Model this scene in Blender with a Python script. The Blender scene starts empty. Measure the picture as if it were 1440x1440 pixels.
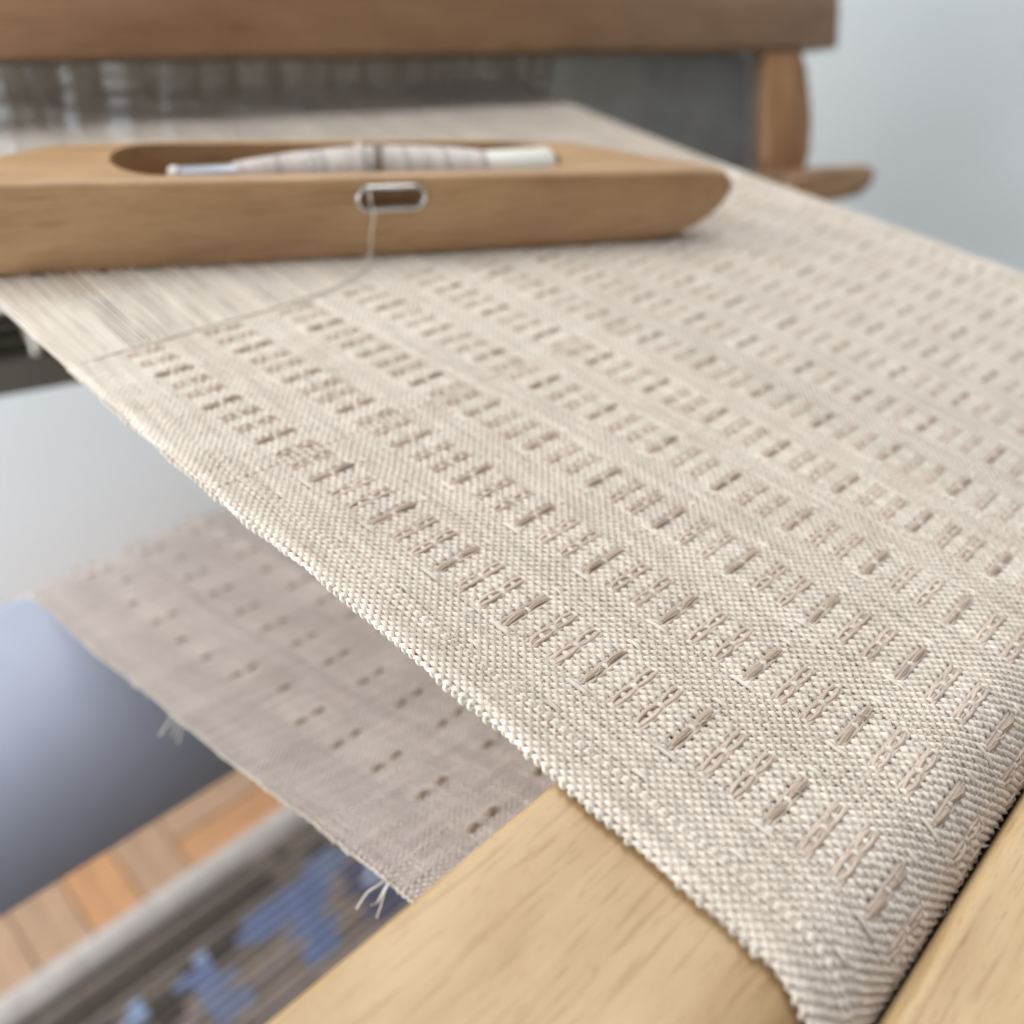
import bpy, bmesh, math, random
import numpy as np
from mathutils import Matrix, Vector, noise

random.seed(7); rng = np.random.default_rng(7)
S = 0.12                     # metres per layout unit (camera height above the cloth)
scene = bpy.context.scene
col = scene.collection

# ------------------------------------------------------------------ camera
f = 1280.0
W = np.array([-1808., -1276., f]); F = np.array([1461., -785., f])
W /= np.linalg.norm(W); F /= np.linalg.norm(F)
U = np.cross(F, W); U /= np.linalg.norm(U); W = np.cross(U, F)
R3 = np.array([F, W, U])                       # world <- photo camera (x right, y down, z forward)
cam_d = bpy.data.cameras.new('camera'); cam = bpy.data.objects.new('camera', cam_d); col.objects.link(cam)
m = Matrix.Identity(4)
for r in range(3):
    m[r][0] = R3[r, 0]; m[r][1] = -R3[r, 1]; m[r][2] = -R3[r, 2]
m.translation = Vector((0, 0, S))
cam.matrix_world = m
cam_d.sensor_width = 36; cam_d.sensor_height = 36; cam_d.lens = f / 1440 * 36
cam_d.clip_start = 0.005; cam_d.clip_end = 50
cam_d.dof.use_dof = True
cam_d.dof.focus_distance = 1.36 * S
cam_d.dof.aperture_fstop = 8.4
cam_d.dof.aperture_blades = 0
scene.camera = cam

# ------------------------------------------------------------------ light
world = bpy.data.worlds.new('World'); scene.world = world; world.use_nodes = True
bg = world.node_tree.nodes['Background']
bg.inputs[0].default_value = (0.90, 0.93, 1.0, 1); bg.inputs[1].default_value = 1.5

def area(name, loc, target, size, power, color):
    d = bpy.data.lights.new(name, 'AREA'); d.shape = 'RECTANGLE'; d.size = size[0] * S; d.size_y = size[1] * S
    d.energy = power; d.color = color
    o = bpy.data.objects.new(name, d); col.objects.link(o)
    o.location = Vector(loc) * S
    o.rotation_euler = (Vector(target) - Vector(loc)).to_track_quat('-Z', 'Y').to_euler()
    return o
area('window_light', (-5.0, 6.3, 3.8), (1.3, 1.2, -0.3), (5.0, 4.0), 6.4, (1.0, 0.95, 0.88))
area('overhead_fill_light', (4.5, 4.2, 9.5), (4.0, 4.4, 0), (7, 4), 7.0, (0.94, 0.98, 1.0))  # added overhead fill that lifts the wall and upward faces

area('low_fill_light', (-5.0, 2.8, -1.4), (4.5, 7.5, -3.0), (3.5, 3.0), 8.5, (0.84, 0.91, 1.0))  # added fill brightening the wall and the space under the loom, no window there

scene.view_settings.view_transform = 'Standard'; scene.view_settings.look = 'None'
scene.view_settings.exposure = 0.25; scene.view_settings.gamma = 1
scene.cycles.use_denoising = True
try:
    scene.cycles.denoiser = 'OPENIMAGEDENOISE'; scene.cycles.denoising_input_passes = 'RGB_ALBEDO_NORMAL'
except Exception:
    pass
scene.cycles.max_bounces = 8

# ------------------------------------------------------------------ helpers
def tag(o, label=None, cat=None, group=None, kind=None):
    for k, v in (('label', label), ('category', cat), ('group', group), ('kind', kind)):
        if v: o[k] = v
    return o

def empty(name, loc, label, cat, group=None):
    o = bpy.data.objects.new(name, None); col.objects.link(o)
    o.location = Vector(loc) * S; o.empty_display_size = 0.01
    return tag(o, label, cat, group)

def origin_of(p):
    v = Vector((0, 0, 0))
    while p is not None:
        v = v + p.location; p = p.parent
    return v

def mesh_np(name, V, Fq, mat, parent=None, tone=None, smooth=True):
    """V (n,3) in layout units, Fq (k,4) or list of faces"""
    me = bpy.data.meshes.new(name)
    V = np.asarray(V, dtype=np.float32) * S
    V = V - np.array(origin_of(parent), dtype=np.float32)
    if isinstance(Fq, np.ndarray):
        n, k = Fq.shape
        me.vertices.add(len(V)); me.vertices.foreach_set('co', V.ravel())
        me.loops.add(n * k); me.loops.foreach_set('vertex_index', Fq.astype(np.int32).ravel())
        me.polygons.add(n)
        me.polygons.foreach_set('loop_start', np.arange(0, n * k, k, dtype=np.int32))
        me.polygons.foreach_set('use_smooth', np.full(n, smooth))
        me.update(calc_edges=True)
    else:
        me.from_pydata([tuple(v) for v in V], [], Fq)
        me.polygons.foreach_set('use_smooth', [smooth] * len(me.polygons)); me.update()
    if tone is not None:
        a = me.attributes.new('tone', 'FLOAT', 'POINT'); a.data.foreach_set('value', np.asarray(tone, dtype=np.float32))
    me.materials.append(mat)
    o = bpy.data.objects.new(name, me); col.objects.link(o)
    if parent is not None: o.parent = parent
    return o

def tubes(C, rad, side, sides=6, closed_ends=False):
    """C (n,m,3) centre lines; rad scalar or (n,m); side (n,m,3) reference vector roughly perpendicular. returns V,F"""
    n, m_, _ = C.shape
    T = np.gradient(C, axis=1); T /= np.linalg.norm(T, axis=2, keepdims=True) + 1e-12
    side = np.broadcast_to(side, C.shape)
    A = side - T * np.sum(side * T, axis=2, keepdims=True); A /= np.linalg.norm(A, axis=2, keepdims=True) + 1e-12
    B = np.cross(T, A)
    rad = np.broadcast_to(np.asarray(rad, dtype=float), (n, m_))[:, :, None, None]
    th = np.arange(sides) * 2 * np.pi / sides + np.pi / sides
    ring = C[:, :, None, :] + rad * (A[:, :, None, :] * np.cos(th)[None, None, :, None] + B[:, :, None, :] * np.sin(th)[None, None, :, None])
    V = ring.reshape(-1, 3)
    idx = np.arange(n * m_ * sides).reshape(n, m_, sides)
    a = idx[:, :-1, :]; b = np.roll(a, -1, axis=2); c = idx[:, 1:, :]; d = np.roll(c, -1, axis=2)
    Fq = np.stack([a, b, d, c], axis=-1).reshape(-1, 4)
    return V, Fq

def join(parts):
    Vs, Fs, Ts, off = [], [], [], 0
    for p in parts:
        V, Fq = p[0], p[1]
        Vs.append(V); Fs.append(Fq + off); off += len(V)
        Ts.append(np.full(len(V), 1.0) if len(p) < 3 else np.broadcast_to(p[2], (len(V),)))
    return np.concatenate(Vs), np.concatenate(Fs), np.concatenate(Ts)

def tube1(pts, rad, sides=6, mat=None, name='thread', parent=None, tone=1.0):
    P = np.array(pts, float)[None]
    T = P[0, -1] - P[0, 0]
    ref = np.array([0, 0, 1.0]) if abs(T[2]) < 0.7 * np.linalg.norm(T) else np.array([1.0, 0, 0])
    V, Fq = tubes(P, rad, ref, sides)
    return mesh_np(name, V, Fq, mat, parent, np.full(len(V), tone))

def smooth_path(ctrl, n):
    """Catmull-Rom through control points"""
    c = [np.array(p, float) for p in ctrl]; c = [2 * c[0] - c[1]] + c + [2 * c[-1] - c[-2]]
    out = []
    seg = len(c) - 3
    for k in range(n):
        u = k / (n - 1) * seg; i = min(int(u), seg - 1); t = u - i
        p0, p1, p2, p3 = c[i:i + 4]
        out.append(0.5 * ((2 * p1) + (-p0 + p2) * t + (2 * p0 - 5 * p1 + 4 * p2 - p3) * t * t + (-p0 + 3 * p1 - 3 * p2 + p3) * t ** 3))
    return np.array(out)

def from_bm(name, bm, mat, parent=None, smooth=False, auto=None):
    me = bpy.data.meshes.new(name)
    bmesh.ops.recalc_face_normals(bm, faces=bm.faces)
    bm.to_mesh(me); bm.free()
    o0 = origin_of(parent)
    me.transform(Matrix.Translation(-o0) @ Matrix.Scale(S, 4))
    for p in me.polygons: p.use_smooth = smooth
    if auto is not None:
        for p in me.polygons: p.use_smooth = True
        try: me.set_sharp_from_angle(angle=auto)
        except Exception: pass
    me.materials.append(mat)
    o = bpy.data.objects.new(name, me); col.objects.link(o)
    if parent is not None: o.parent = parent
    return o

def add_box(bm, lo, hi, M=None, bev=0.0, seg=2):
    r = bmesh.ops.create_cube(bm, size=1.0)
    vs = r['verts']
    for v in vs:
        v.co = Vector([lo[i] + (v.co[i] + 0.5) * (hi[i] - lo[i]) for i in range(3)])
    if bev > 0:
        es = list({e for v in vs for e in v.link_edges})
        rr = bmesh.ops.bevel(bm, geom=es, offset=bev, segments=seg, affect='EDGES', profile=0.5)
        vs = list({v for fce in rr['faces'] for v in fce.verts} | {v for v in vs if v.is_valid})
    if M is not None:
        for v in vs: v.co = M @ v.co
    return vs

def box(name, lo, hi, mat, parent=None, M=None, bev=0.0, seg=2):
    bm = bmesh.new(); add_box(bm, lo, hi, M, bev, seg)
    return from_bm(name, bm, mat, parent, auto=math.radians(40) if bev else None)

def prism(name, outline, z0, z1, mat, parent=None, M=None, bev=0.0, seg=2):
    """outline in local x,z extruded along local y from z0 to z1"""
    bm = bmesh.new()
    a = [bm.verts.new((x, z0, z)) for x, z in outline]
    b = [bm.verts.new((x, z1, z)) for x, z in outline]
    n = len(a)
    bm.faces.new(a); bm.faces.new(b[::-1])
    for i in range(n): bm.faces.new((a[i], b[i], b[(i + 1) % n], a[(i + 1) % n]))
    if bev:
        es = [e for e in bm.edges if abs(e.verts[0].co.y - e.verts[1].co.y) < 1e-6]
        bmesh.ops.bevel(bm, geom=es, offset=bev, segments=seg, affect='EDGES', profile=0.5)
    if M is not None:
        for v in bm.verts: v.co = M @ v.co
    return from_bm(name, bm, mat, parent, auto=math.radians(35))

# ------------------------------------------------------------------ materials
def nt(name):
    mt = bpy.data.materials.new(name); mt.use_nodes = True
    t = mt.node_tree; return mt, t, t.nodes['Principled BSDF']

def link(t, a, b): t.links.new(a, b)

def ramp(t, src, stops):
    r = t.nodes.new('ShaderNodeValToRGB'); e = r.color_ramp.elements
    e[0].position, e[0].color = stops[0][0], (*stops[0][1], 1)
    e[1].position, e[1].color = stops[-1][0], (*stops[-1][1], 1)
    for p, c in stops[1:-1]:
        q = e.new(p); q.color = (*c, 1)
    link(t, src, r.inputs[0]); return r

def wood(name, dark, mid, light, rot=(0, 0, 0), scale=1.0, rough=0.45, flecks=True, bump=0.15):
    """grain runs along local x of the rotated coordinates"""
    mt, t, p = nt(name)
    tc = t.nodes.new('ShaderNodeTexCoord')
    mp = t.nodes.new('ShaderNodeMapping'); mp.inputs['Rotation'].default_value = rot
    link(t, tc.outputs['Object'], mp.inputs[0])
    def sc(v):
        q = t.nodes.new('ShaderNodeVectorMath'); q.operation = 'MULTIPLY'; q.inputs[1].default_value = v
        link(t, mp.outputs[0], q.inputs[0]); return q.outputs[0]
    k = scale / S
    n1 = t.nodes.new('ShaderNodeTexNoise'); n1.inputs['Scale'].default_value = 1; n1.inputs['Detail'].default_value = 5
    n1.inputs['Distortion'].default_value = 0.6
    link(t, sc((1.3 * k, 14 * k, 9 * k)), n1.inputs['Vector'])
    n2 = t.nodes.new('ShaderNodeTexNoise'); n2.inputs['Scale'].default_value = 1; n2.inputs['Detail'].default_value = 3
    link(t, sc((9 * k, 130 * k, 130 * k)), n2.inputs['Vector'])
    n3 = t.nodes.new('ShaderNodeTexNoise'); n3.inputs['Scale'].default_value = 1; n3.inputs['Detail'].default_value = 2
    link(t, sc((1.2 * k, 3 * k, 3 * k)), n3.inputs['Vector'])
    r = ramp(t, n1.outputs['Fac'], [(0.32, dark), (0.5, mid), (0.68, light)])
    mx = t.nodes.new('ShaderNodeMix'); mx.data_type = 'RGBA'; mx.blend_type = 'MULTIPLY'; mx.inputs[0].default_value = 0.55
    r2 = ramp(t, n2.outputs['Fac'], [(0.34, (0.68, 0.6, 0.5)), (0.46, (1, 1, 1)), (0.8, (1.05, 1.03, 1.0))])
    link(t, r.outputs[0], mx.inputs[6]); link(t, r2.outputs[0], mx.inputs[7])
    m2 = t.nodes.new('ShaderNodeMix'); m2.data_type = 'RGBA'; m2.blend_type = 'MULTIPLY'; m2.inputs[0].default_value = 0.6
    r3 = ramp(t, n3.outputs['Fac'], [(0.3, (0.86, 0.82, 0.78)), (0.7, (1.08, 1.05, 1.0))])
    link(t, mx.outputs[2], m2.inputs[6]); link(t, r3.outputs[0], m2.inputs[7])
    n4 = t.nodes.new('ShaderNodeTexNoise'); n4.inputs['Scale'].default_value = 1; n4.inputs['Detail'].default_value = 1
    link(t, sc((40 * k, 330 * k, 330 * k)), n4.inputs['Vector'])
    n5 = t.nodes.new('ShaderNodeTexNoise'); n5.inputs['Scale'].default_value = 34 / S * 0.12; n5.inputs['Detail'].default_value = 4
    link(t, tc.outputs['Object'], n5.inputs['Vector'])
    r4 = ramp(t, n4.outputs['Fac'], [(0.62, (1, 1, 1)), (0.76, (0.80, 0.73, 0.65))])
    r5 = ramp(t, n5.outputs['Fac'], [(0.30, (0.90, 0.87, 0.83)), (0.55, (1, 1, 1)), (0.75, (1.04, 1.03, 1.02))])
    m3 = t.nodes.new('ShaderNodeMix'); m3.data_type = 'RGBA'; m3.blend_type = 'MULTIPLY'; m3.inputs[0].default_value = 0.8
    link(t, m2.outputs[2], m3.inputs[6]); link(t, r4.outputs[0], m3.inputs[7])
    m4 = t.nodes.new('ShaderNodeMix'); m4.data_type = 'RGBA'; m4.blend_type = 'MULTIPLY'; m4.inputs[0].default_value = 1
    link(t, m3.outputs[2], m4.inputs[6]); link(t, r5.outputs[0], m4.inputs[7])
    rr5 = t.nodes.new('ShaderNodeMapRange'); rr5.inputs[3].default_value = rough + 0.15; rr5.inputs[4].default_value = rough - 0.1
    link(t, n5.outputs['Fac'], rr5.inputs[0]); link(t, rr5.outputs[0], p.inputs['Roughness'])
    link(t, m4.outputs[2], p.inputs['Base Color'])
    bp = t.nodes.new('ShaderNodeBump'); bp.inputs['Strength'].default_value = bump; bp.inputs['Distance'].default_value = 0.0004
    link(t, n2.outputs['Fac'], bp.inputs['Height']); link(t, bp.outputs[0], p.inputs['Normal'])
    return mt

def yarn(name, c1, c2, rough=0.6, sheen=0.25, fine=900.0, trans=0.12):
    mt, t, p = nt(name)
    tc = t.nodes.new('ShaderNodeTexCoord')
    n1 = t.nodes.new('ShaderNodeTexNoise'); n1.inputs['Scale'].default_value = fine / S * 0.12; n1.inputs['Detail'].default_value = 3
    link(t, tc.outputs['Object'], n1.inputs['Vector'])
    n2 = t.nodes.new('ShaderNodeTexNoise'); n2.inputs['Scale'].default_value = 60; n2.inputs['Detail'].default_value = 3
    link(t, tc.outputs['Object'], n2.inputs['Vector'])
    ad = t.nodes.new('ShaderNodeMath'); ad.operation = 'MULTIPLY_ADD'; ad.inputs[1].default_value = 0.5
    link(t, n2.outputs['Fac'], ad.inputs[0])
    h = t.nodes.new('ShaderNodeMath'); h.operation = 'MULTIPLY'; h.inputs[1].default_value = 0.5
    link(t, n1.outputs['Fac'], h.inputs[0]); link(t, h.outputs[0], ad.inputs[2])
    r = ramp(t, ad.outputs[0], [(0.36, c1), (0.64, c2)])
    at = t.nodes.new('ShaderNodeAttribute'); at.attribute_name = 'tone'
    vm = t.nodes.new('ShaderNodeVectorMath'); vm.operation = 'SCALE'
    link(t, r.outputs[0], vm.inputs[0]); link(t, at.outputs['Fac'], vm.inputs['Scale'])
    link(t, vm.outputs[0], p.inputs['Base Color'])
    p.inputs['Roughness'].default_value = rough
    p.inputs['Sheen Weight'].default_value = sheen
    p.inputs['Specular IOR Level'].default_value = 0.45
    bp = t.nodes.new('ShaderNodeBump'); bp.inputs['Strength'].default_value = 0.5; bp.inputs['Distance'].default_value = 0.0002
    link(t, n1.outputs['Fac'], bp.inputs['Height']); link(t, bp.outputs[0], p.inputs['Normal'])
    if trans > 0:
        tr = t.nodes.new('ShaderNodeBsdfTranslucent'); link(t, vm.outputs[0], tr.inputs[0])
        ms = t.nodes.new('ShaderNodeMixShader'); ms.inputs[0].default_value = trans
        out = t.nodes['Material Output']
        link(t, p.outputs[0], ms.inputs[1]); link(t, tr.outputs[0], ms.inputs[2]); link(t, ms.outputs[0], out.inputs[0])
    return mt

def plain(name, c1, c2, rough=0.7, scale=20, metal=0.0, bump=0.0):
    mt, t, p = nt(name)
    tc = t.nodes.new('ShaderNodeTexCoord'); n1 = t.nodes.new('ShaderNodeTexNoise')
    n1.inputs['Scale'].default_value = scale; n1.inputs['Detail'].default_value = 5
    link(t, tc.outputs['Object'], n1.inputs['Vector'])
    r = ramp(t, n1.outputs['Fac'], [(0.3, c1), (0.7, c2)])
    link(t, r.outputs[0], p.inputs['Base Color'])
    p.inputs['Roughness'].default_value = rough; p.inputs['Metallic'].default_value = metal
    if bump:
        bp = t.nodes.new('ShaderNodeBump'); bp.inputs['Strength'].default_value = bump; bp.inputs['Distance'].default_value = 0.001
        link(t, n1.outputs['Fac'], bp.inputs['Height']); link(t, bp.outputs[0], p.inputs['Normal'])
    return mt

M_beam = wood('beech_beam', (0.47, 0.32, 0.165), (0.54, 0.38, 0.205), (0.60, 0.44, 0.25), scale=0.8)
sh_yaw = math.atan2(-0.378, 0.926)
M_shuttle = wood('shuttle_wood', (0.39, 0.24, 0.125), (0.45, 0.285, 0.15), (0.51, 0.335, 0.18), rot=(0, 0, -sh_yaw), scale=0.9, rough=0.38)
bt_yaw = math.atan2(-0.221, 0.975)
M_beater = wood('beater_wood', (0.27, 0.15, 0.08), (0.33, 0.195, 0.105), (0.38, 0.235, 0.13), rot=(0, 0, -bt_yaw), scale=0.7)
M_post = wood('post_wood', (0.30, 0.15, 0.07), (0.36, 0.195, 0.09), (0.41, 0.24, 0.12), rot=(0, math.pi / 2, 0), scale=0.7)
M_warp = yarn('linen_warp', (0.73, 0.645, 0.545), (0.87, 0.79, 0.695))
M_weft = yarn('linen_weft', (0.54, 0.425, 0.345), (0.66, 0.545, 0.455))
M_float = yarn('linen_weft_float', (0.41, 0.30, 0.22), (0.54, 0.42, 0.32))
M_lowweft = yarn('linen_pink_weft', (0.68, 0.585, 0.56), (0.79, 0.70, 0.67))
M_slight = yarn('linen_slight_float', (0.50, 0.39, 0.305), (0.63, 0.51, 0.415))
M_edge = yarn('linen_edge', (0.66, 0.59, 0.49), (0.80, 0.73, 0.63))
M_lowwarp = M_warp
M_spool = yarn('spool_yarn', (0.62, 0.54, 0.49), (0.76, 0.69, 0.64), trans=0)
M_quill = plain('paper_quill', (0.66, 0.62, 0.54), (0.74, 0.70, 0.62), 0.5)
M_steel = plain('steel', (0.22, 0.22, 0.22), (0.30, 0.30, 0.30), 0.45, 80, 0.3)
M_chrome = plain('polished_metal', (0.62, 0.62, 0.60), (0.75, 0.75, 0.73), 0.18, 60, 1.0)
M_rod = plain('grey_metal', (0.36, 0.37, 0.39), (0.46, 0.47, 0.49), 0.4, 60, 0.7)
M_heddle = plain('heddle_cord', (0.76, 0.73, 0.60), (0.88, 0.85, 0.74), 0.8)
M_dark = plain('dark_stained_wood', (0.055, 0.047, 0.035), (0.09, 0.075, 0.055), 0.7)
M_panel = plain('shade_board_dark', (0.085, 0.08, 0.06), (0.12, 0.11, 0.085), 0.7)  # dark tone put in for the shade behind the reed
M_wall = plain('painted_wall', (0.76, 0.815, 0.83), (0.80, 0.85, 0.865), 0.9, 3)
M_roll = plain('roller_paint', (0.40, 0.44, 0.55), (0.50, 0.55, 0.67), 0.6, 14)
M_rear = plain('rear_block_dark', (0.10, 0.075, 0.055), (0.14, 0.105, 0.08), 0.9, 3)  # kept dark so little light bounces from behind the camera
M_floor = plain('floor_base', (0.10, 0.065, 0.04), (0.14, 0.09, 0.055), 0.7)

# ------------------------------------------------------------------ setting: floor, wall
FZ = -6.0
fl = mesh_np('floor', [(-40, -20, FZ), (60, -20, FZ), (60, 7.5, FZ), (-40, 7.5, FZ)], [(0, 1, 2, 3)], M_floor); tag(fl, kind='structure')
wl = mesh_np('wall', [(-40, 7.5, FZ), (60, 7.5, FZ), (60, 7.5, 25), (-40, 7.5, 25)], [(0, 1, 2, 3)], M_wall); tag(wl, kind='structure')
rw = mesh_np('rear_light_block', [(-40, -5.0, FZ), (60, -5.0, FZ), (60, -5.0, 16), (-40, -5.0, 16)], [(0, 1, 2, 3)], M_rear); tag(rw, kind='structure')  # unseen dark plane added behind the camera to block light on near-facing sides
wr = mesh_np('side_wall', [(9.5, -20, FZ), (9.5, 7.5, FZ), (9.5, 7.5, 25), (9.5, -20, 25)], [(0, 1, 2, 3)], M_wall); tag(wr, kind='structure')
pq = [wood('parquet_%s' % n, *c, scale=0.25) for n, c in (
    ('honey', ((0.38, 0.19, 0.085), (0.46, 0.24, 0.11), (0.52, 0.28, 0.14))),
    ('amber', ((0.36, 0.17, 0.07), (0.42, 0.21, 0.09), (0.48, 0.26, 0.12))),
    ('pale', ((0.32, 0.20, 0.12), (0.38, 0.24, 0.15), (0.43, 0.28, 0.18))))]
def block_mesh(mt):
    bm = bmesh.new(); add_box(bm, (-0.995, -0.195, 0), (0.995, 0.195, 0.03), None, 0.012, 1)
    o = from_bm('parquet_block', bm, mt, fl); return o
protos = [block_mesh(k) for k in pq]; first = [True] * 3
for a in range(-2, 4):
    for b in range(2):
        for k in range(5):
            cx, cy = a * 2.0 + 0.6, 4.92 + b * 2.0
            if b == 1 and (a + b) % 2 == 0 and k == 4: pass
            rz = 0.0 if (a + b) % 2 else math.pi / 2
            d = (k - 2) * 0.4
            px, py = (cx, cy + d) if rz == 0 else (cx + d, cy)
            if py + (0.2 if rz == 0 else 1.0) > 7.5 and rz == 0: continue
            c = random.choice((0, 0, 1, 2, 2))
            if first[c]: o = protos[c]; first[c] = False
            else: o = protos[c].copy(); col.objects.link(o); o.parent = fl
            o.location = Vector((px, py, FZ + 0.004)) * S; o.rotation_euler = (0, 0, rz)
            if b == 1 and rz > 0: o.scale = (0.78, 1, 1); o.location.y -= 0.22 * S

# ------------------------------------------------------------------ woven rug on the floor
def solid_col(name, c, v=0.06):
    return plain(name, tuple(max(0, x * (1 - v * 2)) for x in c), tuple(x * (1 + v * 2) for x in c), 0.95, 60, 0, 0.6)
RUGC = dict(grey=solid_col('rug_grey', (0.45, 0.40, 0.365)), brown=solid_col('rug_brown', (0.075, 0.058, 0.045)),
            taupe=solid_col('rug_taupe', (0.18, 0.14, 0.115)), blue=solid_col('rug_blue', (0.17, 0.20, 0.31)),
            pale=solid_col('rug_pale_blue', (0.30, 0.37, 0.50)), sand=solid_col('rug_sand', (0.30, 0.235, 0.185)),
            plum=solid_col('rug_plum', (0.13, 0.115, 0.16)), slate=solid_col('rug_slate', (0.19, 0.21, 0.29)), white=solid_col('rug_white', (0.50, 0.56, 0.66)), mauve=solid_col('rug_mauve', (0.26, 0.205, 0.185)))
rug = empty('woven_rug', (1.5, 3.0, FZ + 0.03), 'brown and grey striped woven rug with blue blocks on the parquet below the loom', 'rug')
def rug_strip(s0, s1, t0, t1, c, z=0.10, name='stripe'):
    n = max(2, int((t1 - t0) / 0.07)); k = 5
    ts = np.linspace(t0, t1, n); V = []
    for i, t in enumerate(ts):
        for j in range(k):
            u = j / (k - 1); h = z * math.sin(math.pi * (0.12 + 0.76 * u)) + 0.010 * ((i + (j > 1) + (j > 2)) % 2)
            V.append((t, s0 + (s1 - s0) * u, FZ + 0.03 + h if 0 < j < k - 1 else FZ + 0.02))
    I = np.arange(n * k).reshape(n, k)
    Fq = np.stack([I[:-1, :-1], I[1:, :-1], I[1:, 1:], I[:-1, 1:]], -1).reshape(-1, 4)
    return mesh_np(name, V, Fq, RUGC[c], rug)
rug_strip(3.76, 4.0, -2.5, 4.2, 'grey', 0.16, 'hem')
rects = [(1.50, 2.20, 3.10, 3.35, 'blue'), (2.20, 2.48, 3.18, 3.42, 'slate'), (1.80, 2.10, 2.72, 3.08, 'blue'), (1.84, 2.0, 3.0, 3.12, 'pale'),
         (2.10, 2.32, 2.76, 3.06, 'sand'), (1.48, 1.82, 2.92, 3.06, 'sand'), (1.02, 1.27, 3.10, 3.30, 'blue'), (1.12, 1.24, 3.22, 3.34, 'pale'),
         (1.06, 1.32, 2.76, 3.10, 'slate'), (0.60, 0.75, 3.18, 3.34, 'pale'), (2.50, 2.62, 2.84, 3.15, 'white'), (2.3, 2.95, 2.66, 3.22, 'plum'),
         (0.10, 0.35, 3.05, 3.30, 'blue'), (-0.2, 0.12, 3.35, 3.6, 'slate'), (-0.6, -0.3, 3.1, 3.3, 'blue')]
def rug_colour(t, s_, r_):
    for (a, b, c, d, q) in rects:
        if a <= t < b and c <= s_ < d: return q
    if t > 1.85 + 0.3 * (3.7 - s_) and s_ > 3.3:
        return 'brown' if (int(t / 0.11) + r_ % 4) % 4 == 0 and r_ % 2 else 'taupe'
    if s_ > 3.36: return 'brown' if r_ % 3 != 1 else 'taupe'
    if s_ > 3.10 and t < 1.5: return 'brown' if (r_ + int(t * 2)) % 3 else 'taupe'
    return ('taupe', 'mauve', 'sand')[(r_ * 2 + int(t * 1.7)) % 3] if t > 0.9 else ('brown', 'taupe', 'mauve')[(r_ + int(t * 1.3 + 9)) % 3]
s_ = 3.76
for r_ in range(22):
    cell = np.arange(-2.5, 4.2, 0.1); cur = None; t_a = -2.5
    for t in list(cell) + [4.2]:
        c = rug_colour(t + 0.03 * math.sin(r_ * 2.3), s_ - 0.04, r_) if t < 4.15 else None
        if c != cur:
            if cur is not None: rug_strip(s_ - 0.082, s_ + 0.004, t_a, t, cur, 0.09, 'stripe' if cur in ('brown', 'taupe', 'mauve') else 'block')
            cur = c; t_a = t
    s_ -= 0.080

# ------------------------------------------------------------------ breast beam (slotted)
bb = empty('breast_beam', (0.6, 0.16, -0.33), 'pale beech breast beam with a slot the cloth turns down through', 'loom beam')
def rail(s0, s1, rfront, rback, z0=-0.34, z1=-0.012, name='rail'):
    # cross-section in (s, z), rounded upper edges, extruded along t
    pts = []
    for k in range(9):
        a = math.pi - k / 8 * math.pi / 2
        pts.append((s0 + rfront + rfront * math.cos(a), z1 - rfront + rfront * math.sin(a)))
    for k in range(7):
        a = math.pi / 2 - k / 6 * math.pi / 2
        pts.append((s1 - rback + rback * math.cos(a), z1 - rback + rback * math.sin(a)))
    pts += [(s1, z0), (s0, z0)]
    # prism extrudes local y -> map (x=s, y=t, z) to world
    M = Matrix(((0, 1, 0, 0), (1, 0, 0, 0), (0, 0, 1, 0), (0, 0, 0, 1)))
    return prism(name, pts, -3.2, 7.0, M_beam, bb, M)
rail(-0.046, 0.387, 0.118, 0.012)
rail(-0.44, -0.0715, 0.02, 0.022, -0.34, -0.03)

# ------------------------------------------------------------------ cloth path (fell -> breast beam -> slot -> lower layer -> roller)
FELL = 1.688
ROLL_C = (2.267, -1.636); ROLL_R = 0.445
path = [(FELL, 0.0), (1.2, 0), (0.6, 0), (0.2, 0), (0.10, 0.0)]
Rb = 0.135; cs = 0.074; 
for k in range(1, 13):
    a = math.pi / 2 + k / 12 * math.pi / 2
    path.append((cs + Rb * math.cos(a), -Rb + Rb * math.sin(a)))
path += [(-0.061, -0.2), (-0.061, -0.325)]
for k in range(1, 9):
    a = math.pi + k / 8 * (math.pi / 2 + 0.36)
    path.append((-0.021 + 0.040 * math.cos(a) , -0.335 + 0.040 * math.sin(a)))
path += [(0.2, -0.43), (0.4, -0.505), (0.605, -0.575), (1.014, -0.735), (1.344, -0.862), (1.763, -1.008)]
a0 = math.radians(71)
rr = ROLL_R + 0.012
for k in range(0, 30):
    a = a0 - k / 29 * math.radians(200)
    path.append((ROLL_C[0] + rr * math.cos(a), ROLL_C[1] + rr * math.sin(a)))
path = np.array(path)
# resample densely
dl = np.r_[0, np.cumsum(np.linalg.norm(np.diff(path, axis=0), axis=1))]
LEN = dl[-1]
aa = np.arange(0, LEN, 0.002)
ps = np.interp(aa, dl, path[:, 0]); pz = np.interp(aa, dl, path[:, 1])
ker = np.ones(9) / 9
def sm(x):
    e = np.r_[np.full(4, x[0]), x, np.full(4, x[-1])]; return np.convolve(e, ker, 'valid')
ps2, pz2 = sm(ps), sm(pz)
ts_, tz_ = np.gradient(ps2), np.gradient(pz2); L_ = np.hypot(ts_, tz_); ts_ /= L_; tz_ /= L_
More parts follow.
